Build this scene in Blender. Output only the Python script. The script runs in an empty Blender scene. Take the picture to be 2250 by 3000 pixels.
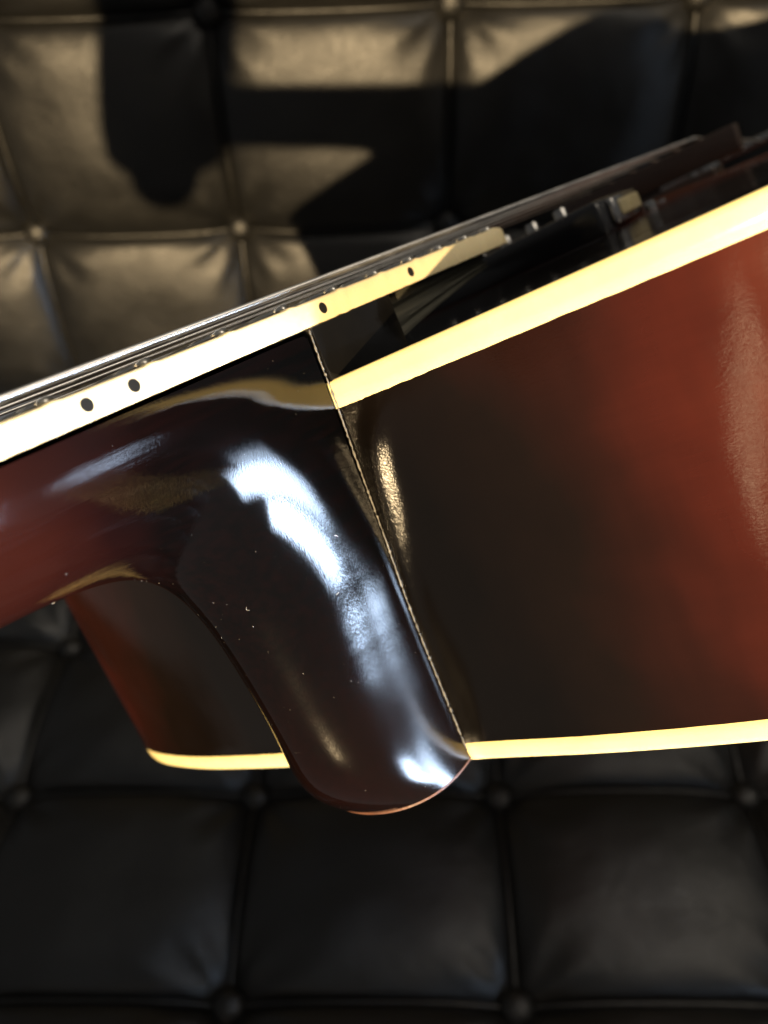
import bpy, bmesh, math, random
from math import sin, cos, pi, sqrt, exp
from mathutils import Vector, Matrix, noise
random.seed(7)
scene = bpy.context.scene
COL = scene.collection

# ------------------------------------------------------------------ camera
CAM = (0.0, 0.0, 0.6047)
W2C = ((0.99938, 0.01359, -0.03255), (-0.01362, -0.70238, -0.71167), (-0.03253, 0.71168, -0.70176))
cd = bpy.data.cameras.new('camera'); cam = bpy.data.objects.new('camera', cd); COL.objects.link(cam)
xr, yd, zf = [Vector(r) for r in W2C]
cm = Matrix(((xr[0], -yd[0], -zf[0]), (xr[1], -yd[1], -zf[1]), (xr[2], -yd[2], -zf[2]))).to_4x4()
cm.translation = CAM
cam.matrix_world = cm
cd.sensor_fit = 'VERTICAL'; cd.sensor_height = 36; cd.lens = 29.11
cd.clip_start = 0.005; cd.clip_end = 60
cd.dof.use_dof = True; cd.dof.focus_distance = 0.150; cd.dof.aperture_fstop = 14
scene.camera = cam

# ------------------------------------------------------------------ light
w = bpy.data.worlds.new('World'); scene.world = w; w.use_nodes = True
bg = w.node_tree.nodes['Background']; bg.inputs[0].default_value = (0.45, 0.44, 0.43, 1); bg.inputs[1].default_value = 0.26

def area(name, loc, target, size, power, col, sy=None, spread=180):
    l = bpy.data.lights.new(name, 'AREA'); l.energy = power; l.color = col
    l.shape = 'RECTANGLE' if sy else 'DISK'; l.size = size
    if sy: l.size_y = sy
    l.spread = math.radians(spread)
    o = bpy.data.objects.new(name, l); COL.objects.link(o)
    o.location = loc
    o.rotation_euler = (Vector(target) - Vector(loc)).to_track_quat('-Z', 'Y').to_euler()
    return o
def spot(name, loc, target, r, power, col, ang):
    l = bpy.data.lights.new(name, 'SPOT'); l.energy = power; l.color = col
    l.shadow_soft_size = r; l.spot_size = math.radians(ang); l.spot_blend = 0.45
    o = bpy.data.objects.new(name, l); COL.objects.link(o)
    o.location = loc
    o.rotation_euler = (Vector(target) - Vector(loc)).to_track_quat('-Z', 'Y').to_euler()
    return o
GO = Vector((-0.0189, 0.1372, 0.5192))
KEY = GO + 3.0 * Vector((-0.07, -0.95, 0.235)).normalized()
spot('warm_lamp', KEY, (-0.04, 0.70, 0.52), 0.02, 1350, (1.0, 0.73, 0.40), 20)
def GD(u, v, n):      # a direction in the guitar's frame, in world axes
    return Vector((0.531, 0.818, -0.222)) * u + Vector((0.746, -0.327, 0.580)) * v + Vector((-0.401, 0.474, 0.784)) * n
def pane(name, u, ang, half, wide, power, col):
    a = math.radians(ang); c = sqrt(1 - u * u); d = 1.4
    o = area(name, GO + d * GD(u, c * cos(a), -c * sin(a)).normalized(), GO, wide, power, col, 2 * d * math.tan(math.radians(half)), 42)
    z = (GO - o.location).normalized() * -1; x = GD(1, 0, 0); x = (x - z * x.dot(z)).normalized(); y = z.cross(x)      # lined up with the guitar's length
    o.rotation_euler = Matrix(((x[0], y[0], z[0]), (x[1], y[1], z[1]), (x[2], y[2], z[2]))).to_euler()
pane('window_pane_tall', .175, 43.5, 13.5, .28, 2.6, (0.58, 0.75, 1.0))
pane('window_pane_sky', -.085, 38.2, 8.0, .24, 1.7, (0.58, 0.75, 1.0))
area('ceiling_bounce', GO + 2.2 * Vector((.45, .10, .86)).normalized(), GO, 1.6, 24.0, (1.0, 0.88, 0.72), 1.6)
area('streak_lamp', GO + 1.5 * GD(-.95, .150, -.25).normalized(), GO, 0.025, 0.38, (1.0, 0.72, 0.42), 0.42)  # added lamp, placed only to lay a warm streak on the side
scene.view_settings.view_transform = 'Standard'; scene.view_settings.look = 'None'
scene.view_settings.exposure = 0.0; scene.view_settings.gamma = 1.0
scene.cycles.use_denoising = True

# ------------------------------------------------------------------ materials
class NT:
    def __init__(s, name):
        s.m = bpy.data.materials.new(name); s.m.use_nodes = True; s.t = s.m.node_tree
        s.p = s.t.nodes['Principled BSDF']
    def n(s, typ, **kw):
        nd = s.t.nodes.new(typ)
        for k, v in kw.items():
            if k in nd.inputs: nd.inputs[k].default_value = v
            else: setattr(nd, k, v)
        return nd
    def l(s, a, b): s.t.links.new(a, b)
    def coord(s, kind='Object', scale=(1, 1, 1)):
        c = s.n('ShaderNodeTexCoord'); m = s.n('ShaderNodeMapping'); m.inputs['Scale'].default_value = scale
        s.l(c.outputs[kind], m.inputs[0]); return m.outputs[0]
    def noise(s, co, scale, detail=3, rough=.55):
        n = s.n('ShaderNodeTexNoise'); n.inputs['Scale'].default_value = scale
        n.inputs['Detail'].default_value = detail; n.inputs['Roughness'].default_value = rough
        s.l(co, n.inputs['Vector']); return n.outputs[0]
    def math(s, op, a, b=None, c=None):
        n = s.n('ShaderNodeMath', operation=op)
        for i, x in enumerate((a, b, c)):
            if x is None: continue
            if isinstance(x, (int, float)): n.inputs[i].default_value = x
            else: s.l(x, n.inputs[i])
        return n.outputs[0]
    def ramp(s, fac, stops):
        r = s.n('ShaderNodeValToRGB'); e = r.color_ramp.elements
        while len(e) < len(stops): e.new(0.5)
        for i, (p, c) in enumerate(stops):
            e[i].position = p; e[i].color = (*c, 1) if len(c) == 3 else c
        s.l(fac, r.inputs[0]); return r.outputs[0]
    def mapr(s, v, a, b, c=0, d=1):
        n = s.n('ShaderNodeMapRange'); s.l(v, n.inputs[0])
        for i, x in enumerate((a, b, c, d)): n.inputs[1 + i].default_value = x
        return n.outputs[0]
    def bump(s, h, strength, dist=0.001, normal=None):
        b = s.n('ShaderNodeBump'); b.inputs['Strength'].default_value = strength; b.inputs['Distance'].default_value = dist
        s.l(h, b.inputs['Height'])
        if normal: s.l(normal, b.inputs['Normal'])
        return b.outputs[0]
    def mix(s, fac, a, b, mode='MIX'):
        n = s.n('ShaderNodeMix', data_type='RGBA', blend_type=mode)
        for sock, x in ((n.inputs[0], fac), (n.inputs[6], a), (n.inputs[7], b)):
            if isinstance(x, (int, float)): sock.default_value = x
            elif isinstance(x, tuple): sock.default_value = (*x, 1)
            else: s.l(x, sock)
        return n.outputs[2]
    def set(s, **kw):
        for k, v in kw.items():
            k = k.replace('_', ' ')
            if isinstance(v, (int, float)): s.p.inputs[k].default_value = v
            elif isinstance(v, tuple): s.p.inputs[k].default_value = (*v, 1)
            else: s.l(v, s.p.inputs[k])
        return s.m

def lacquer(t, base, r0=.10, scratch=(1, 1, 1), dull=None, haze=None, streak=None):
    """glossy nitro lacquer: wavy gloss, fine polishing scratches, hazy patches"""
    co = t.coord()
    sc = t.coord(scale=scratch)
    hz = t.noise(co, 45, 4)
    rough = t.mapr(hz, .3, .75, r0 * .75, r0 * 1.5)
    wav = t.noise(co, 60, 2)
    n1 = t.bump(wav, .05, .0012)
    scr = t.noise(sc, 900, 2, .7)
    n2 = t.bump(scr, .05, .0003, n1)
    if streak:
        g = t.n('ShaderNodeBump'); g.inputs['Distance'].default_value = .0012
        t.l(streak[0], g.inputs['Height']); t.l(t.math('MULTIPLY', streak[1], .06), g.inputs['Strength']); t.l(n2, g.inputs['Normal'])
        n2 = g.outputs[0]
    if haze: rough = t.math('ADD', rough, t.math('MULTIPLY', haze, t.mapr(t.noise(co, 35, 2), .3, .7, .09, .13)))
    if dull:
        a = t.n('ShaderNodeAttribute', attribute_name=dull)
        dm = t.math('MULTIPLY', a.outputs['Fac'], t.mapr(t.noise(co, 700, 3, .7), .3, .6, .55, 1))
        rough = t.math('ADD', rough, t.math('MULTIPLY', dm, .19))
        g = t.n('ShaderNodeBump'); g.inputs['Distance'].default_value = .0003
        t.l(t.noise(co, 2200, 2, .7), g.inputs['Height']); t.l(t.math('MULTIPLY', dm, .45), g.inputs['Strength']); t.l(n2, g.inputs['Normal'])
        n2 = g.outputs[0]
    return t.set(Base_Color=base, Roughness=rough, Normal=n2, IOR=1.5)

def mat_side():
    t = NT('sunburst_side'); co = t.coord()
    x = t.n('ShaderNodeSeparateXYZ'); t.l(co, x.inputs[0])
    d0 = t.math('SUBTRACT', x.outputs[1], .027)
    d = t.math('MAXIMUM', t.math('MULTIPLY', d0, .74), t.math('MULTIPLY', d0, -1))
    nz = t.noise(co, 22, 3)
    d = t.math('ADD', d, t.math('MULTIPLY', t.math('SUBTRACT', nz, .5), .048))
    d = t.math('ADD', d, t.math('MULTIPLY', t.math('ADD', x.outputs[2], .055), .13))
    f = t.mapr(d, .0, .2)
    c = t.ramp(f, [(.0, (.0018, .0014, .0012)), (.16, (.0021, .0016, .0013)), (.28, (.0050, .0029, .0021)), (.37, (.014, .0042, .0028)), (.45, (.036, .0068, .0041)), (.55, (.066, .0115, .0055)), (.80, (.155, .029, .010))])
    st = t.noise(t.coord(scale=(3, 4, 90)), 14, 4, .65)
    fl = t.noise(t.coord(scale=(1, 22, 3)), 9, 2)
    c = t.mix(t.mapr(st, .35, .75, 0, .14), c, t.mix(.6, c, (.0015, .0012, .001)))
    c = t.mix(t.mapr(fl, .40, .7, 0, .14), c, t.mix(.7, c, (.0015, .0012, .001)))
    return lacquer(t, c, .085, (1, 1, 4), 'dull')
def mat_neck():
    t = NT('neck_lacquer'); co = t.coord()
    x = t.n('ShaderNodeSeparateXYZ'); t.l(co, x.inputs[0])
    nz = t.noise(co, 30, 3)
    d = t.math('ADD', x.outputs[0], t.math('MULTIPLY', t.math('SUBTRACT', nz, .5), .022))
    d = t.math('ADD', d, t.math('MULTIPLY', x.outputs[2], .25))
    f = t.mapr(d, -.10, .0)
    c = t.ramp(f, [(0, (.030, .0072, .0042)), (.28, (.022, .0048, .0030)), (.42, (.007, .002, .0018)), (.55, (.0014, .001, .001)), (1, (.0007, .0008, .0008))])
    warm = t.noise(t.coord(scale=(1, 1, .5)), 38, 2)
    lowz = t.mapr(x.outputs[2], -.045, -.070)
    c = t.mix(t.math('MULTIPLY', lowz, t.mapr(warm, .35, .75, .1, .7)), c, (.0045, .0018, .0011))
    st = t.noise(t.coord(scale=(4, 60, 60)), 12, 3, .6)
    c = t.mix(t.mapr(st, .4, .7, 0, .12), c, t.mix(.5, c, (.02, .004, .003)))
    h = t.math('MULTIPLY', t.mapr(x.outputs[2], -.052, -.074), t.mapr(x.outputs[0], -.028, -.012))
    h.node.use_clamp = True
    sk = t.noise(t.coord(scale=(5, 110, 110)), 5, 3, .6)
    sm_ = t.mapr(x.outputs[0], -.032, -.048)
    return lacquer(t, c, .06, (6, 1, 1), haze=h, streak=(sk, sm_))
def mat_top():
    t = NT('sunburst_top'); co = t.coord()
    a = t.n('ShaderNodeAttribute', attribute_name='rho')
    nz = t.noise(co, 14, 3)
    d = t.math('ADD', a.outputs['Fac'], t.math('MULTIPLY', t.math('SUBTRACT', nz, .5), .10))
    c = t.ramp(d, [(0, (.30, .10, .025)), (.28, (.20, .055, .018)), (.44, (.09, .022, .012)), (.60, (.006, .004, .003)), (1, (.004, .003, .003))])
    return lacquer(t, c, .10, (1, 8, 1))
def mat_plain(name, col, rough, bump=0, bscale=300, metal=0, var=0, vscale=60, spec=.5, sc=(1, 1, 1), sss=0):
    t = NT(name); co = t.coord(scale=sc); c = col
    if var:
        nz = t.noise(co, vscale, 4)
        c = t.mix(t.mapr(nz, .3, .7), col, tuple(x * (1 - var) for x in col))
    r = t.mapr(t.noise(co, vscale * 1.7, 3), .3, .7, rough * .8, rough * 1.25)
    kw = dict(Base_Color=c, Roughness=r, Metallic=metal, Specular_IOR_Level=spec)
    if bump: kw['Normal'] = t.bump(t.noise(co, bscale, 3), bump, .0005)
    if sss:
        kw['Subsurface_Weight'] = sss
        t.p.inputs['Subsurface Radius'].default_value = (.0015, .001, .0004)
    return t.set(**kw)
def mat_leather():
    t = NT('black_leather'); g = t.n('ShaderNodeNewGeometry'); co = g.outputs['Position']
    v = t.n('ShaderNodeTexVoronoi', feature='DISTANCE_TO_EDGE'); v.inputs['Scale'].default_value = 620; t.l(co, v.inputs['Vector'])
    wr = t.noise(co, 24, 4, .6)
    n1 = t.bump(wr, .20, .006)
    gr = t.mapr(v.outputs['Distance'], 0, .25)
    n2 = t.bump(gr, .22, .0005, n1)
    big = t.noise(co, 9, 3)
    c = t.mix(t.mapr(big, .3, .7), (.0042, .0041, .0038), (.007, .0067, .006))
    r = t.mapr(t.noise(co, 40, 4), .3, .7, .36, .47)
    return t.set(Base_Color=c, Roughness=r, Normal=n2, Specular_IOR_Level=.5)
M = {}
M['side'] = mat_side(); M['neck'] = mat_neck(); M['top'] = mat_top(); M['leather'] = mat_leather()
M['bind'] = mat_plain('aged_cream_binding', (.84, .71, .35), .22, .06, 500, var=.10, vscale=120, sss=.15)
M['fbind'] = mat_plain('cream_fingerboard_binding', (.88, .74, .44), .25, .05, 600, var=.08, vscale=150, sss=.15)
M['cream_refl'] = mat_plain('reflected_cream', (.40, .34, .19), .3, .05, 500, var=.2, vscale=150)  # cream reflection on the chrome, put in as a colour
M['dot'] = mat_plain('side_dot_ink', (.012, .011, .010), .35)
M['rose'] = mat_plain('rosewood', (.055, .028, .018), .5, .25, 400, var=.5, vscale=60, sc=(1, 14, 14))
M['bridgewood'] = mat_plain('bridge_rosewood', (.045, .026, .018), .42, .2, 400, var=.4, vscale=80, sc=(12, 1, 12))
M['dusty'] = mat_plain('dusty_raw_wood', (.075, .072, .05), .65, .5, 500, var=.6, vscale=70, sc=(1, 10, 30))
M['block'] = mat_plain('black_block_lacquer', (.006, .0055, .005), .12, .12, 250, var=.4, vscale=90)
M['bare'] = mat_plain('bare_mahogany_edge', (.15, .065, .04), .5, .4, 900, var=.45, vscale=300)
M['chrome'] = mat_plain('nickel_plate', (.36, .355, .34), .16, .05, 500, metal=1)
M['steel'] = mat_plain('steel_string', (.78, .76, .73), .36, metal=1)
M['wound'] = mat_plain('wound_string', (.80, .78, .74), .36, metal=1)
M['fret'] = mat_plain('fret_wire', (.60, .58, .53), .28, metal=1)
M['black'] = mat_plain('black_plastic', (.010, .010, .011), .22, .05, 400)
M['dust'] = mat_plain('dust', (.62, .60, .56), .8)
M['glue'] = mat_plain('joint_dust', (.20, .19, .17), .7, .5, 900, var=.6, vscale=600)
M['core'] = mat_plain('cushion_base', (.012, .012, .012), .7)

# ------------------------------------------------------------------ helpers
def empty(name, label=None, cat=None):
    o = bpy.data.objects.new(name, None); COL.objects.link(o); o.empty_display_size = .05
    if label: o['label'] = label; o['category'] = cat
    return o
def link(name, me, mat, parent):
    o = bpy.data.objects.new(name, me); COL.objects.link(o); o.parent = parent
    if mat and not me.materials: me.materials.append(mat)
    return o
MM = .001
def L(u, v, n): return Vector((u * MM, -v * MM, n * MM))      # guitar frame, millimetres: u to the tail, v to the bass side, n up off the top
def mk(name, verts, faces, mat, parent, smooth=True, recalc=True, edge_angle=None, guit=True):
    me = bpy.data.meshes.new(name)
    me.from_pydata([L(*p) if guit else Vector(p) for p in verts], [], faces)
    if recalc:
        bm = bmesh.new(); bm.from_mesh(me); bmesh.ops.remove_doubles(bm, verts=bm.verts, dist=1e-7)
        bmesh.ops.recalc_face_normals(bm, faces=bm.faces); bm.to_mesh(me); bm.free()
    if smooth:
        me.polygons.foreach_set('use_smooth', [True] * len(me.polygons))
        if edge_angle: me.set_sharp_from_angle(angle=math.radians(edge_angle))
    me.update()
    return link(name, me, mat, parent)
def grid_faces(nr, nc, close_c=False, close_r=False, off=0):
    f = []
    for i in range(nr - (0 if close_r else 1)):
        for j in range(nc - (0 if close_c else 1)):
            a = (i % nr) * nc + j; b = (i % nr) * nc + (j + 1) % nc
            c = ((i + 1) % nr) * nc + (j + 1) % nc; d = ((i + 1) % nr) * nc + j
            f.append((a + off, b + off, c + off, d + off))
    return f
def box(name, lo, hi, mat, parent, bevel=.6, seg=2, shape=None):
    """bevelled block in guitar mm; shape(u,v,n)->(u,v,n) bends its eight corners first"""
    bm = bmesh.new(); vs = []
    for k in range(8):
        p = [hi[i] if (k >> i) & 1 else lo[i] for i in range(3)]
        if shape: p = shape(*p)
        vs.append(bm.verts.new(L(*p)))
    for q in ((0, 1, 3, 2), (4, 6, 7, 5), (0, 4, 5, 1), (2, 3, 7, 6), (0, 2, 6, 4), (1, 5, 7, 3)):
        bm.faces.new([vs[i] for i in q])
    bmesh.ops.recalc_face_normals(bm, faces=bm.faces)
    if bevel: bmesh.ops.bevel(bm, geom=bm.edges[:], offset=bevel * MM, segments=seg, affect='EDGES', profile=.5)
    me = bpy.data.meshes.new(name); bm.to_mesh(me); bm.free()
    me.polygons.foreach_set('use_smooth', [True] * len(me.polygons)); me.set_sharp_from_angle(angle=math.radians(40))
    return link(name, me, mat, parent)
def sweep(pts, radii, seg=8):
    """tube through points (guitar mm tuples); returns verts, faces"""
    V = []; n = len(pts)
    for i, p in enumerate(pts):
        a = Vector(pts[max(i - 1, 0)]); b = Vector(pts[min(i + 1, n - 1)]); t = (b - a).normalized()
        x = t.cross(Vector((0, 0, 1)));  x = x.normalized() if x.length > 1e-4 else Vector((1, 0, 0))
        y = t.cross(x)
        r = radii[i] if hasattr(radii, '__len__') else radii
        for k in range(seg):
            q = Vector(p) + x * (r * cos(2 * pi * k / seg)) + y * (r * sin(2 * pi * k / seg)); V.append(tuple(q))
    F = grid_faces(n, seg, close_c=True)
    F.append(tuple(range(seg))[::-1]); F.append(tuple((n - 1) * seg + k for k in range(seg)))
    return V, F
def lathe(name, prof, centre, axis, mat, parent, seg=20, smooth=True, ang=35):
    """profile [(r, h)] turned about an axis ('n','u','v') at centre, guitar mm"""
    V = []
    for r, h in prof:
        for k in range(seg):
            a, b = r * cos(2 * pi * k / seg), r * sin(2 * pi * k / seg)
            d = {'n': (a, b, h), 'v': (a, h, b), 'u': (h, a, b)}[axis]
            V.append(tuple(centre[i] + d[i] for i in range(3)))
    F = grid_faces(len(prof), seg, close_c=True)
    F.append(tuple(range(seg))); F.append(tuple((len(prof) - 1) * seg + k for k in range(seg)))
    return mk(name, V, F, mat, parent, smooth, True, ang)
def lerp(x, tab):
    if x <= tab[0][0]: return tab[0][1]
    for (a, p), (b, q) in zip(tab, tab[1:]):
        if x <= b: return p + (q - p) * (x - a) / (b - a)
    return tab[-1][1]
def catmull(P, per, closed=False):
    out = []; n = len(P)
    for i in range(n if closed else n - 1):
        g = lambda k: Vector(P[k % n]) if closed else Vector(P[min(max(k, 0), n - 1)])
        p0, p1, p2, p3 = g(i - 1), g(i), g(i + 1), g(i + 2)
        for k in range(per):
            t = k / per
            out.append(.5 * ((2 * p1) + (p2 - p0) * t + (2 * p0 - 5 * p1 + 4 * p2 - p3) * t * t + (3 * p1 - p0 - 3 * p2 + p3) * t ** 3))
    if not closed: out.append(Vector(P[-1]))
    return out

# ------------------------------------------------------------------ the guitar
guitar = empty('guitar', 'old sunburst archtop guitar with cream binding, held above the black leather cushions', 'guitar')
Dw = Vector((0.531, 0.818, -0.222)).normalized(); Bw = Vector((0.746, -0.327, 0.580)); Bw = (Bw - Dw * Bw.dot(Dw)).normalized()
Nw = Bw.cross(Dw)
if Nw.z < 0: Nw = -Nw
Yw = Nw.cross(Dw)
gm = Matrix(((Dw[0], Yw[0], Nw[0]), (Dw[1], Yw[1], Nw[1]), (Dw[2], Yw[2], Nw[2]))).to_4x4(); gm.translation = GO
guitar.matrix_world = gm

OUT = [(-28, -2.2), (-2, -.2), (20, 1.2), (40, 3.2), (56, 5.4), (68, 7.6), (80, 10.6), (94, 16), (106, 24), (115, 37), (119.5, 58), (117, 90), (108, 130), (102, 165), (105, 205), (121, 250),
       (148, 305), (169, 360), (176, 408), (163, 452), (122, 488), (50, 507), (-27, 511), (-104, 507), (-176, 488), (-217, 452), (-230, 408), (-223, 360), (-202, 305), (-176, 250), (-160, 205), (-157, 165),
       (-163, 130), (-172, 90), (-175, 58), (-170, 37), (-163, 22), (-154, 9), (-143, .6), (-132, -3.4), (-118, -5.3), (-102, -5.9), (-84, -5.3), (-68, -4.4), (-48, -3.2)]
outline = catmull(OUT, 40, True)
res_ = []
for p, q in zip(outline, outline[1:] + outline[:1]):      # even steps, finer round the heel
    near = -20 < p[0] < 32 and p[1] < 30
    res_.append(p)
outl = []; acc = 9
for i, p in enumerate(res_):
    q = res_[i - 1]; acc += (p - q).length
    near = -16 < p[0] < 30 and p[1] < 30
    if acc >= (.55 if near else 2.2): outl.append(p); acc = 0
def outnormals(pl):
    n = len(pl); o = []
    for i in range(n):
        t = pl[(i + 1) % n] - pl[i - 1]; t.normalize(); o.append(Vector((t[1], -t[0])))   # (v,u) outward
    c = Vector((-27, 260))
    if sum((o[i]).dot(pl[i] - c) for i in range(n)) < 0: o = [-x for x in o]
    return o
onrm = outnormals(outl)
NO = len(outl)
def drop(u): return -.030 * (sqrt((u - 14) ** 2 + 36) + (u - 14)) / 2
N0 = -10.75; NB = -99.4
def lean(n): return .0166 * (n + 10)
VE = [(-99, -9.3), (-96, -9.2), (-81, -8.2), (-61, -6.9), (-46, -4.6), (-24.5, -3.0), (-16, -1.6), (-10, -1.4), (0, -.2)]   # bass edge of the heel
def v_edge(n): return lerp(n, VE)
D0 = [(-97, .9), (-60, 1.0), (-50, 1.5), (-40, 3.2), (-31, 4.6), (-24, 6.2), (-18, 10)]      # where the ridge of pooled lacquer runs beside the joint
WF = [(-97, 1.3), (-60, 1.5), (-48, 2.1), (-38, 2.8), (-30, 2.5), (-22, 3.0), (-16, 3.6)]
AF = [(-97, .15), (-62, .3), (-52, .7), (-45, 1.2), (-38, 1.5), (-30, 1.75), (-26, 1.3), (-21, .5), (-16.3, 0)]
def sm(n, tab): return sum(lerp(n + k * 1.8, tab) * w_ for k, w_ in ((-2, .1), (-1, .22), (0, .36), (1, .22), (2, .1)))
def fillet(v, n):
    d = v - v_edge(n); x = (d - sm(n, D0)) / sm(n, WF)
    return -sm(n, AF) * exp(-x * x)
def dullness(v, n):
    d = v - v_edge(n)
    return (.35 + .65 * max(0, min(1, (n + 60) / 18))) * max(0, min(1, (sm(n, D0) + 2.6 * sm(n, WF) - d) / (1.6 * sm(n, WF)))) * max(0, min(1, (-20 - n) / 7))
def rim_point(i, n, off=0):
    p = outl[i] + onrm[i] * off; f = 0
    if -12 < p[0] < 30 and p[1] < 30: f = fillet(p[0], n)
    return (p[1] + lean(n) + f, p[0], n + drop(p[1]))
def jit(i, k, a): return a * noise.noise(Vector((outl[i][0] * .6, outl[i][1] * .6, k)))
# rim (side)
levels = [-16.2 - (77.8) * k / 44 for k in range(45)]
V = []
for k, n in enumerate(levels):
    for i in range(NO):
        off = 0.0
        if n < -93.2: off = .22 + jit(i, 3.3, .12)       # lip of lacquer left above the back binding
        V.append(rim_point(i, n, off))
side = mk('side', V, grid_faces(len(levels), NO, close_c=True), M['side'], guitar, recalc=False)
at_ = side.data.attributes.new('dull', 'FLOAT', 'POINT')
at_.data.foreach_set('value', [dullness(outl[i][0], n) if (-16 < outl[i][0] < 40 and outl[i][1] < 30) else 0 for n in levels for i in range(NO)])
# bindings: bands with a rounded outer edge and a hand-scraped boundary
def binding(name, prof, kj):
    V = []
    for (off, n, w_) in prof:
        for i in range(NO):
            x, y, z = rim_point(i, n, off); V.append((x, y, z + w_ * (jit(i, kj, .13) + jit((i * 3) % NO, kj + 5, .12))))
    return mk(name, V, grid_faces(len(prof), NO, close_c=True), M['bind'], guitar)
binding('top_binding', [(-3.2, N0 - .1, 0), (-.9, N0 - .02, 0), (-.35, N0 - .16, 0), (-.02, N0 - .55, 0), (.06, N0 - 1.2, 0), (.06, -14.0, 0), (.06, -16.25, 1), (-.5, -16.5, 1)], 1.1)
binding('back_binding', [(-.5, -93.6, 1), (.10, -93.9, 1), (.06, -96.0, 0), (-.05, -97.4, 0), (-.5, -98.6, 0), (-1.3, -99.25, 0), (-2.6, -99.4, 0), (-4.2, -99.3, 0)], 2.2)
# carved plates
def plate(name, base, sgn, rise, mat, rim_in):
    C0_ = Vector((-27, 265)); R_ = [0, .06, .13, .2, .28, .36, .44, .52, .6, .67, .74, .8, .85, .89, .925, .955, .98, 1.0]
    V = []; rho = []; idx = list(range(0, NO, 2)); nc = len(idx)
    for r in R_:
        for i in idx:
            e = outl[i] - onrm[i] * rim_in; p = C0_ + (e - C0_) * max(r, .001)
            x = min(max((r - .10) / .84, 0), 1); s = 1 - x * x * (3 - 2 * x)
            V.append((p[1] + lean(base), p[0], base + drop(p[1]) + sgn * (rise * s - .9 * (math.exp(-((r - .93) / .05) ** 2)))))
            rho.append(r)
    o = mk(name, V, grid_faces(len(R_), nc, close_c=True), mat, guitar, recalc=False)
    a = o.data.attributes.new('rho', 'FLOAT', 'POINT'); a.data.foreach_set('value', rho)
    return o
plate('top', N0 - .12, 1, 10.5, M['top'], 2.6)
plate('back', NB + .15, -1, 14, M['top'], 4.0)

# neck and heel: one lofted skin, sections fan round the corner between fingerboard and joint
def uj(n): return lean(n) * .9 - .1
def sst(x): x = max(0, min(1, x)); return x * x * (3 - 2 * x)
def S_field(u, n):
    """0 on the fingerboard line and on the joint line, 1 along the back ridge of neck and heel"""
    a = max(-n, 1e-6); b = max(uj(n) - u, 1e-6)
    bm = 28.2 - 8.6 * max(0, (-n - 79) / 18.7) ** 2.3
    return 1 / sqrt((20.5 / a) ** 2 + (bm / b) ** 2)
def half_width(u, n):
    b = uj(n) - u
    return 27 + .0157 * min(u, 0) + v_edge_s(n) * (1 - sst(b / 62))
def v_edge_s(n): return sum(v_edge(n + k * 4) * w_ for k, w_ in ((-2, .12), (-1, .22), (0, .32), (1, .22), (2, .12))) if n < -9 else v_edge(n)
def pq_field(u, n):
    c = exp(-((u + 13) / 25) ** 2 - ((n + 9) / 24) ** 2)
    low = sst((-n - 16) / 34)
    p = 1.0 - PC * c + PL * low - .30 * sst((-n - 68) / 30)
    return p, 1 - .75 * (1 - p)
PC, PL = .32, .27
LINES = []     # (anchor u, n, direction u, n): the fan of section lines
for u in (-352, -300, -240, -190, -150, -120, -105, -95, -87, -80, -74, -69, -64, -60): LINES.append((u, 0, -.02, -1))
for k in range(1, 41):
    t = k / 40; th = math.radians(90 - 38 * t ** 1.2); LINES.append((-60 + 60 * t, 0, -cos(th) - .02 * (1 - t), -sin(th)))
for k in range(1, 61):
    t = k / 60; n = -97.7 * t; th = math.radians(52 * (1 - t) ** 1.15); LINES.append((uj(n), n, -cos(th), -sin(th)))
NS = 72
V = []; secs = []
for (au, an, du_, dn_) in LINES:
    secs.append(au); half = []
    for k in range(NS // 2 + 1):
        ph = pi * k / NS; tgt = sin(ph)
        if k == 0: half.append((au, an, 1.0)); continue
        lo, hi = 0, 90
        for it in range(40):
            x = (lo + hi) / 2
            if S_field(au + du_ * x, min(an + dn_ * x, -1e-5)) < tgt: lo = x
            else: hi = x
        half.append((au + du_ * x, an + dn_ * x, tgt))
    row = []
    for k, (u, n, S_) in enumerate(half):
        p, q = pq_field(u, n)
        g = (max(0, 1 - S_ ** (2 / p))) ** (q / 2) if k < NS // 2 else 0
        row.append((u, n, (half_width(u, n) + 0.0075 * max(0, -n - 79) ** 2 * S_) * g))
    for u, n, h in row: V.append((u, -27 + h, n))
    for u, n, h in row[-2::-1]: V.append((u, -27 - h, n))
nr = len(secs)
F = grid_faces(nr, NS + 1)
F.append(tuple((nr - 1) * (NS + 1) + k for k in range(NS + 1)))
F.append(tuple(range(NS + 1)))
neck = mk('neck', V, F, M['neck'], guitar, edge_angle=50)
last = V[(nr - 1) * (NS + 1):nr * (NS + 1)]
# bare wood cap under the heel
cx_ = sum(p[0] for p in last) / len(last); cy_ = -27
capV = []
for dn, sc_ in ((.12, 1.0), (.05, 1.006), (-.35, 1.006), (-.5, .985)):
    for p in last: capV.append((cx_ + (p[0] - cx_) * sc_, cy_ + (p[1] - cy_) * sc_, p[2] + dn))
nl = len(last); F = grid_faces(4, nl, close_c=True); F.append(tuple(3 * nl + k for k in range(nl)))
mk('heel_cap', capV, F, M['bare'], guitar, edge_angle=40)
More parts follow.
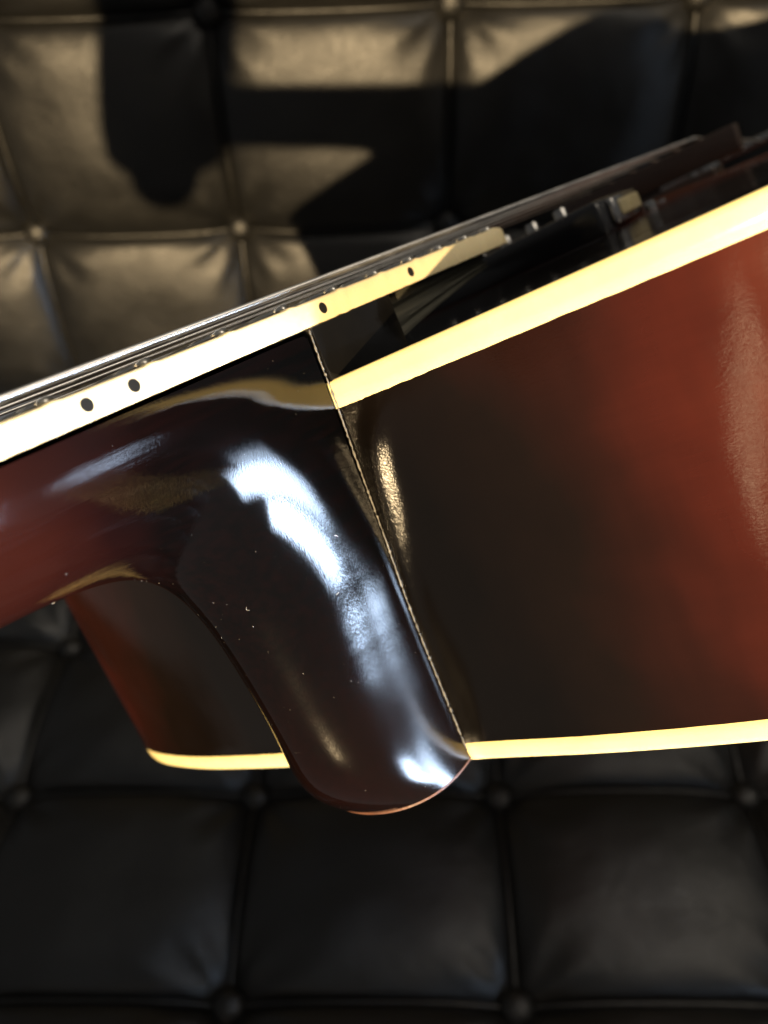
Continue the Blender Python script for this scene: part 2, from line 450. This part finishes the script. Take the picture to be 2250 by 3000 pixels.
# crumbly line of dust and lacquer along the heel joint
pts = []; rad = []
for k in range(160):
    n = -.3 - 95.5 * k / 159
    pts.append((min(uj(n) - .1, -.25 + .045 * v_edge_s(n) + lean(n)) - .18 + fillet(v_edge(n) + .15, n) + .12 * noise.noise(Vector((n * .9, 1, 2))), v_edge_s(n) + .16 + .16 * noise.noise(Vector((n * 1.3, 7, 2))), n))
    rad.append(max(.05, .17 + .30 * noise.noise(Vector((n * 1.9, 3, 9)))))
Vv, Ff = sweep(pts, rad, 6); mk('joint_seam', Vv, Ff, M['glue'], guitar)

# fingerboard
def hw(u): return 27 + .0157 * u
TB = 4.7
def fb_strip(name, u0, u1, off_in, off_out, n0, n1, mat, crown=0, steps=60, side=0, nubs=(), endround=0):
    V = []; m = 8
    for k in range(steps + 1):
        u = u0 + (u1 - u0) * k / steps
        h = hw(u); a, b = -27 + side * (h - off_in), -27 + side * (h - off_out)
        t = n1 + sum(.22 * max(0, 1 - ((u - x) / 1.5) ** 2) for x in nubs)
        cut = endround * max(0, 1 - (u1 - u) / endround) if endround and u > u1 - endround else 0
        c2 = 1.6 * (cut / max(endround, .1)) ** 3
        b2 = b - side * c2 * 1.2
        jt = .14 * noise.noise(Vector((u * .45, 5, side)))
        V += [(u, a, n0), (u, b2 - side * .25, n0 + c2 + jt), (u, b2, n0 + .35 + c2 + jt), (u, b2, t - .6 - c2), (u, b2 - side * .2, t - .18 - c2), (u, b2 - side * .65, t - c2), (u, a, t + .1 - c2)]
    F = grid_faces(steps + 1, 7, close_c=True)
    F.append(tuple(range(7))); F.append(tuple(steps * 7 + k for k in range(7)))
    return mk(name, V, F, mat, guitar, edge_angle=45)
def fs(n): return 628 * (1 - 2 ** (-n / 12)) - 350.5
frets = [fs(n) for n in range(1, 21)]
END = 86.5
V = []; m = 14
for u in (-350, -250, -150, -60, 0, 40, END - 1.2):
    for k in range(m + 1):
        v = (hw(u) - 1.7) * (1 - 2 * k / m); V.append((u, -27 + v, TB - .05 + .9 * (1 - (v / 27) ** 2)))
    for k in range(m + 1):
        v = (hw(u) - 1.7) * (2 * k / m - 1); V.append((u, -27 + v, .02))
nc = 2 * (m + 1)
F = grid_faces(7, nc, close_c=True); F += [tuple(range(nc)), tuple(6 * nc + k for k in range(nc))]
mk('fingerboard', V, F, M['rose'], guitar, edge_angle=30)
for sd in (1, -1):
    fb_strip('fingerboard_binding', -350, END, 1.8, 0, .0, TB, M['fbind'], steps=620, side=sd, nubs=frets, endround=7)
for j, u in enumerate(frets):
    V, F = [], []
    for k in range(17):
        v = (hw(u) - 1.4) * (1 - 2 * k / 16); z = TB + .85 * (1 - (v / 27) ** 2)
        for a in range(7):
            t = pi * a / 6; V.append((u + 1.15 * cos(t), -27 + v, z + 1.05 * sin(t)))
    F = grid_faces(17, 7, close_c=True); F += [tuple(range(7)), tuple(16 * 7 + k for k in range(7))]
    mk('fret', V, F, M['fret'], guitar)
for u in (-50.7, -41.75, 5.96, 37.9, -66 - 57, -190):
    lathe('side_dot', [(.0, .05), (.85, .05), (1.08, .04), (1.12, .0), (1.12, -.3)], (u, hw(u) - 27, 2.42), 'v', M['dot'], guitar, 18)
box('nut', (-355, -27 - 22, 0), (-350.3, -27 + 22, 7.5), M['fbind'], guitar, .5)
# added, unseen rest, shaped to cast a hand's shadow on the back cushion
bm_ = bmesh.new()
for lo, hi, sh in (((-.252, -.150, .540), (-.172, -.070, .74), .19), ((-.236, -.145, .516), (-.190, -.085, .60), .1)):
    b = bmesh.new(); bmesh.ops.create_cube(b, size=1)
    for v in b.verts:
        p = [(lo[k] + hi[k]) / 2 + v.co[k] * (hi[k] - lo[k]) for k in range(3)]
        v.co = (p[0] + (p[2] - .538) * sh, p[1], p[2])
    bmesh.ops.bevel(b, geom=b.edges[:], offset=.021, segments=6, affect='EDGES', profile=.5)
    tmp = bpy.data.meshes.new('tmp'); b.to_mesh(tmp); b.free(); bm_.from_mesh(tmp); bpy.data.meshes.remove(tmp)
me_ = bpy.data.meshes.new('shadow_block'); bm_.to_mesh(me_); bm_.free()
blocker = link('shadow_block', me_, M['core'], None); blocker['kind'] = 'structure'

# support block below the fingerboard end, then the set-back tongue
def blk(u, v, n):
    if n < -5: v = -27 + (v + 27) * 1.0 - (.9 if v > -27 else -.9)
    return (u + (.5 if n < -5 and u > 10 else 0), v, n)
box('neck_block', (.15, -27 - 26.2, -13.2), (27.4, .15, -.08), M['block'], guitar, .25, 2, blk)
def ris(u, v, n):
    if u > 50 and n < -3: n = -3.9
    return (u, v, n)
V = []; F = []
NR = 40
for k in range(NR + 1):
    u = 29.0 + 50.5 * k / NR
    t = k / NR; low = -10.6 + 7.0 * t ** .8
    vb = -3.4 - 1.2 * t
    prof = [(vb - 45, low), (vb - 1.0, low), (vb, low + .3)]
    for q in range(1, 9):
        z = low + (-.05 - low) * q / 9
        prof.append((vb + .35 * noise.noise(Vector((u * .05, q * 2.3, 1))) + (-.9 if q in (2, 5, 6) else .3), z))
    prof += [(vb, -.06), (vb - 45, -.06)]
    V += [(u, a, b) for a, b in prof]
nc = len(prof); F = grid_faces(NR + 1, nc, close_c=True); F += [tuple(range(nc)), tuple(NR * nc + k for k in range(nc))]
mk('fingerboard_support', V, F, M['dusty'], guitar, edge_angle=35)

# strings
SAD = 279.0
bs = [-.6 - 10.4 * k for k in range(6)]; ns_ = [-27 + 17.4 - 7 * k for k in range(6)]
rad = [.60, .47, .36, .28, .20, .155]
for k in range(6):
    def P(u):
        t = (u + 350) / (SAD + 350)
        crown = .55 * (1 - ((k - 2.5) / 2.5) ** 2)
        return (u, ns_[k] + (bs[k] - ns_[k]) * t, 6.9 + 2.45 * t + crown)
    V, F = [], []
    if k < 4:     # wound: ridged over the stretch near the camera
        pitch = (.34, .30, .26, .22)[k]; seg = 12 if k == 0 else 8; us = []
        us.append((-350, 1.0))
        u = -82.0
        while u < SAD - 1:
            us += [(u, .93), (u + pitch * .28, 1.03), (u + pitch * .6, 1.03)]; u += pitch
        us.append((SAD, 1.0))
        ps = [P(a) for a, b in us]; rr = [rad[k] * b for a, b in us]
    else:
        ps = [P(-350), P(0), P(SAD)]; rr = rad[k]; seg = 8
    e = P(SAD); ps = ps + [(SAD + 4, e[1], e[2] - .8), (405, -27 + (e[1] + 27) * .9, -3.5)]
    if hasattr(rr, '__len__'): rr = rr + [rad[k], rad[k]]
    V, F = sweep(ps, rr, seg)
    mk('string', V, F, M['wound'] if k < 4 else M['steel'], guitar, edge_angle=60)

# pickup under the strings
pk = box('pickup', (121, -68, -10.5), (149, 12, .6), M['black'], guitar, 2.0, 3)
box('pickup_cover', (127, 11.3, -8.6), (148.5, 14.2, -.2), M['chrome'], pk, 1.2, 3)
pl = box('cover_reflection', (130.5, 12.8, -6.6), (147, 15.0, -1.6), M['cream_refl'], pk, 1.05, 4)  # painted reflection of the cream binding on the chrome end
for k in range(6):
    v = -2.8 - 10.2 * k
    lathe('pole_screw', [(2.1, -2), (2.1, 2.3), (1.8, 2.8), (.0, 2.9)], (129, v, .4), 'n', M['chrome'], pk, 16)
def wedge(u, v, n):
    return (u, v, n)
rg = box('pickup_ring', (112, -74, -16), (158, 13, -9.6), M['black'], guitar, 1.0, 2)
lathe('screw', [(2.0, -2), (2.0, .4), (1.4, 1.1), (0, 1.3)], (151.5, 15.2, -7.2), 'n', M['chrome'], rg, 14)
lathe('screw', [(1.6, -4), (1.6, 1.6), (1.2, 2.0), (0, 2.1)], (165, 14.4, -9.4), 'n', M['chrome'], rg, 14)
# bridge
br = empty('bridge'); br.parent = guitar
def sad(u, v, n):
    if n > 0:
        n = 9.0 if v < -27 else 7.6
        u += (v + 27) * .03
    return (u, v, n)
box('saddle', (276.5, -71, -3.4), (283.5, 15.4, 8.6), M['bridgewood'], br, .8, 2, sad)
def foot(u, v, n): return (u, v, n)
box('bridge_base', (272.5, -92, -10.2), (287.5, 4, -5.0), M['bridgewood'], br, 1.0, 2)
for v in (-60, 6): lathe('thumb_wheel', [(2, -3.6), (7, -3.6), (7, -2.0), (2, -2.0)], (280, v - 8, -1.6), 'n', M['chrome'], br, 24)
# tailpiece
box('tailpiece', (402, -62, -6), (412, 8, 0), M['chrome'], guitar, 1.5, 2)
# dust and lint lying on the lacquer
dv, df = [], []
def add_dust(p, nrm, kind):
    nrm = Vector(nrm).normalized(); a = nrm.cross(Vector((.3, .5, .8))).normalized(); b = nrm.cross(a)
    if kind == 0:
        r = .014 + .055 * random.random() ** 4; c = Vector(p) + nrm * r * .4
        o = len(dv); dv.extend([tuple(c + a * r), tuple(c + b * r * .8), tuple(c - a * r), tuple(c - b * r), tuple(c + nrm * r)])
        df.extend([(o, o + 1, o + 4), (o + 1, o + 2, o + 4), (o + 2, o + 3, o + 4), (o + 3, o, o + 4)])
    else:
        th = random.uniform(0, 6.28); cv = random.uniform(-1.6, 1.6); ln = random.uniform(.4, 1.6); pp = []; q = Vector(p) + nrm * .04
        for s in range(9):
            pp.append(tuple(q)); q = q + (a * cos(th) + b * sin(th)) * ln / 8 + nrm * (.012 if s < 4 else -.008); th += cv / 4
        v_, f_ = sweep(pp, .022, 4); o = len(dv); dv.extend(v_); df.extend([tuple(i + o for i in f) for f in f_])
nm = neck.data
cand = [vv for vv in nm.vertices if vv.co.x > -.075 and -vv.co.y > -.042]
for k in range(230):
    vv = random.choice(cand); n_ = vv.normal; p = vv.co / MM
    add_dust((p[0], -p[1], p[2]), (n_[0], -n_[1], n_[2]), 0 if random.random() < .985 else 1)
cand = [vv for vv in side.data.vertices if vv.co.x < .02 and -.15 < vv.co.y < .17 and (vv.co.y < .004 or vv.co.y > .06)]
for k in range(300):
    vv = random.choice(cand); n_ = vv.normal; p = vv.co / MM
    add_dust((p[0], -p[1], p[2]), (n_[0], -n_[1], n_[2]), 0 if random.random() < .985 else 1)
du = mk('dust', dv, df, M['dust'], guitar, recalc=False); du['kind'] = 'stuff'

# ------------------------------------------------------------------ tufted leather cushions
S = .19
def corner_dip(x, y, sx, sy, dip):
    z = 0
    for a in (-.5, .5):
        for b in (-.5, .5):
            d = sqrt(((x - a) * sx) ** 2 + ((y - b) * sy) ** 2); z -= dip * exp(-(d / .030) ** 1.35)
    return z
def panel_mesh(sx, sy, puff, dip, seed):
    n = 34; V = []
    for j in range(n + 1):
        for i in range(n + 1):
            # denser near the seams
            x = -.5 * cos(pi * i / n); y = -.5 * cos(pi * j / n)
            e = max(0, (1 - abs(2 * x) ** 3.2) * (1 - abs(2 * y) ** 3.2))
            z = puff * e ** .55 - .0035 * (1 - min(1, e * 6)) + corner_dip(x, y, sx, sy, dip)
            # gathered creases running out of the buttons
            for a in (-.5, .5):
                for b in (-.5, .5):
                    dx, dy = (x - a) * sx, (y - b) * sy; d = sqrt(dx * dx + dy * dy); th = math.atan2(dy, dx)
                    z += .0019 * exp(-((d - .030) / .022) ** 2) * sin(th * 9 + seed + a * 4 + b * 7) * min(1, e * 4)
            z += .0016 * noise.noise(Vector((x * 4, y * 4, seed))) * min(1, e * 3)
            V.append((x * sx, y * sy, z))
    me = bpy.data.meshes.new('panel'); me.from_pydata(V, [], grid_faces(n + 1, n + 1))
    me.polygons.foreach_set('use_smooth', [True] * len(me.polygons)); me.materials.append(M['leather']); me.update(); return me
def welt_mesh(length, horiz, sx, sy, dip):
    pts = []
    for k in range(25):
        t = k / 24 - .5; x, y = (t, .5) if horiz else (.5, t)
        z = corner_dip(x, y, sx, sy, dip) * (1.0) + .0002
        pts.append((t * length, 0, z) if horiz else (0, t * length, z))
    V, F = sweep(pts, .0023, 8)
    me = bpy.data.meshes.new('welt'); me.from_pydata(V, [], F); me.polygons.foreach_set('use_smooth', [True] * len(me.polygons))
    me.materials.append(M['leather']); me.update(); return me
def button_mesh():
    prof = [(.0128, -.006), (.0130, -.001), (.0122, .003), (.0100, .0062), (.0066, .0083), (.0030, .0093), (.0004, .0095)]; V = []; s = 24
    for r, h in prof:
        for k in range(s): V.append((r * cos(2 * pi * k / s), r * sin(2 * pi * k / s), h + .0004 * sin(k * 1.3 + r * 900)))
    me = bpy.data.meshes.new('button'); F = grid_faces(len(prof), s, close_c=True); F.append(tuple((len(prof) - 1) * s + k for k in range(s)))
    me.from_pydata(V, [], F); me.polygons.foreach_set('use_smooth', [True] * len(me.polygons)); me.materials.append(M['leather']); me.update(); return me
BM = button_mesh()
def cushion(name, label, mat4, x0, y0, nx, ny, sy, puff, dip, thick):
    root = empty(name, label, 'cushion'); root.matrix_world = mat4
    pm = [panel_mesh(S, sy, puff, dip, sd) for sd in (1.7, 4.1, 8.3)]
    wh = welt_mesh(S, True, S, sy, dip); wv = welt_mesh(sy, False, S, sy, dip)
    c = 0
    for j in range(ny):
        for i in range(nx):
            o = link('panel', pm[(i * 2 + j * 5) % 3], None, root); o.location = (x0 + (i + .5) * S, y0 + (j + .5) * sy, 0); o.rotation_euler.z = pi * ((i * 3 + j * 7) % 4 // 2)
    for j in range(ny + 1):
        for i in range(nx):
            o = link('welt', wh, None, root); o.location = (x0 + (i + .5) * S, y0 + j * sy, 0)
    for j in range(ny):
        for i in range(nx + 1):
            o = link('welt', wv, None, root); o.location = (x0 + i * S, y0 + (j + .5) * sy, 0)
    for j in range(ny + 1):
        for i in range(nx + 1):
            o = link('button', BM, None, root); o.location = (x0 + i * S, y0 + j * sy, -dip + .0015); o.rotation_euler.z = (i * 1.7 + j * 2.9)
    b = bmesh.new(); bmesh.ops.create_cube(b, size=1)
    for v in b.verts: v.co = Vector((x0 + nx * S / 2 + v.co.x * nx * S, y0 + ny * sy / 2 + v.co.y * ny * sy, -.022 - thick / 2 + v.co.z * thick))
    bmesh.ops.bevel(b, geom=b.edges[:], offset=.012, segments=3, affect='EDGES', profile=.5)
    me = bpy.data.meshes.new('cushion_body'); b.to_mesh(me); b.free(); link('cushion_body', me, M['core'], root)
    return root
cushion('seat_cushion', 'black buttoned leather seat cushion lying flat below the guitar heel', Matrix.Identity(4), -.3152 - 2 * S, .1592 - 2 * .1454, 8, 5, .1454, .017, .013, .09)
al = .0494
bm4 = Matrix(((1, 0, 0), (0, sin(al), -cos(al)), (0, cos(al), sin(al)))).to_4x4(); bm4.translation = (0, .7025, 0)
cushion('back_cushion', 'black buttoned leather back cushion standing upright behind the guitar strings', bm4, -.3437 - 2 * S, .2596 - .1745, 8, 3, .1745, .017, .013, .09)
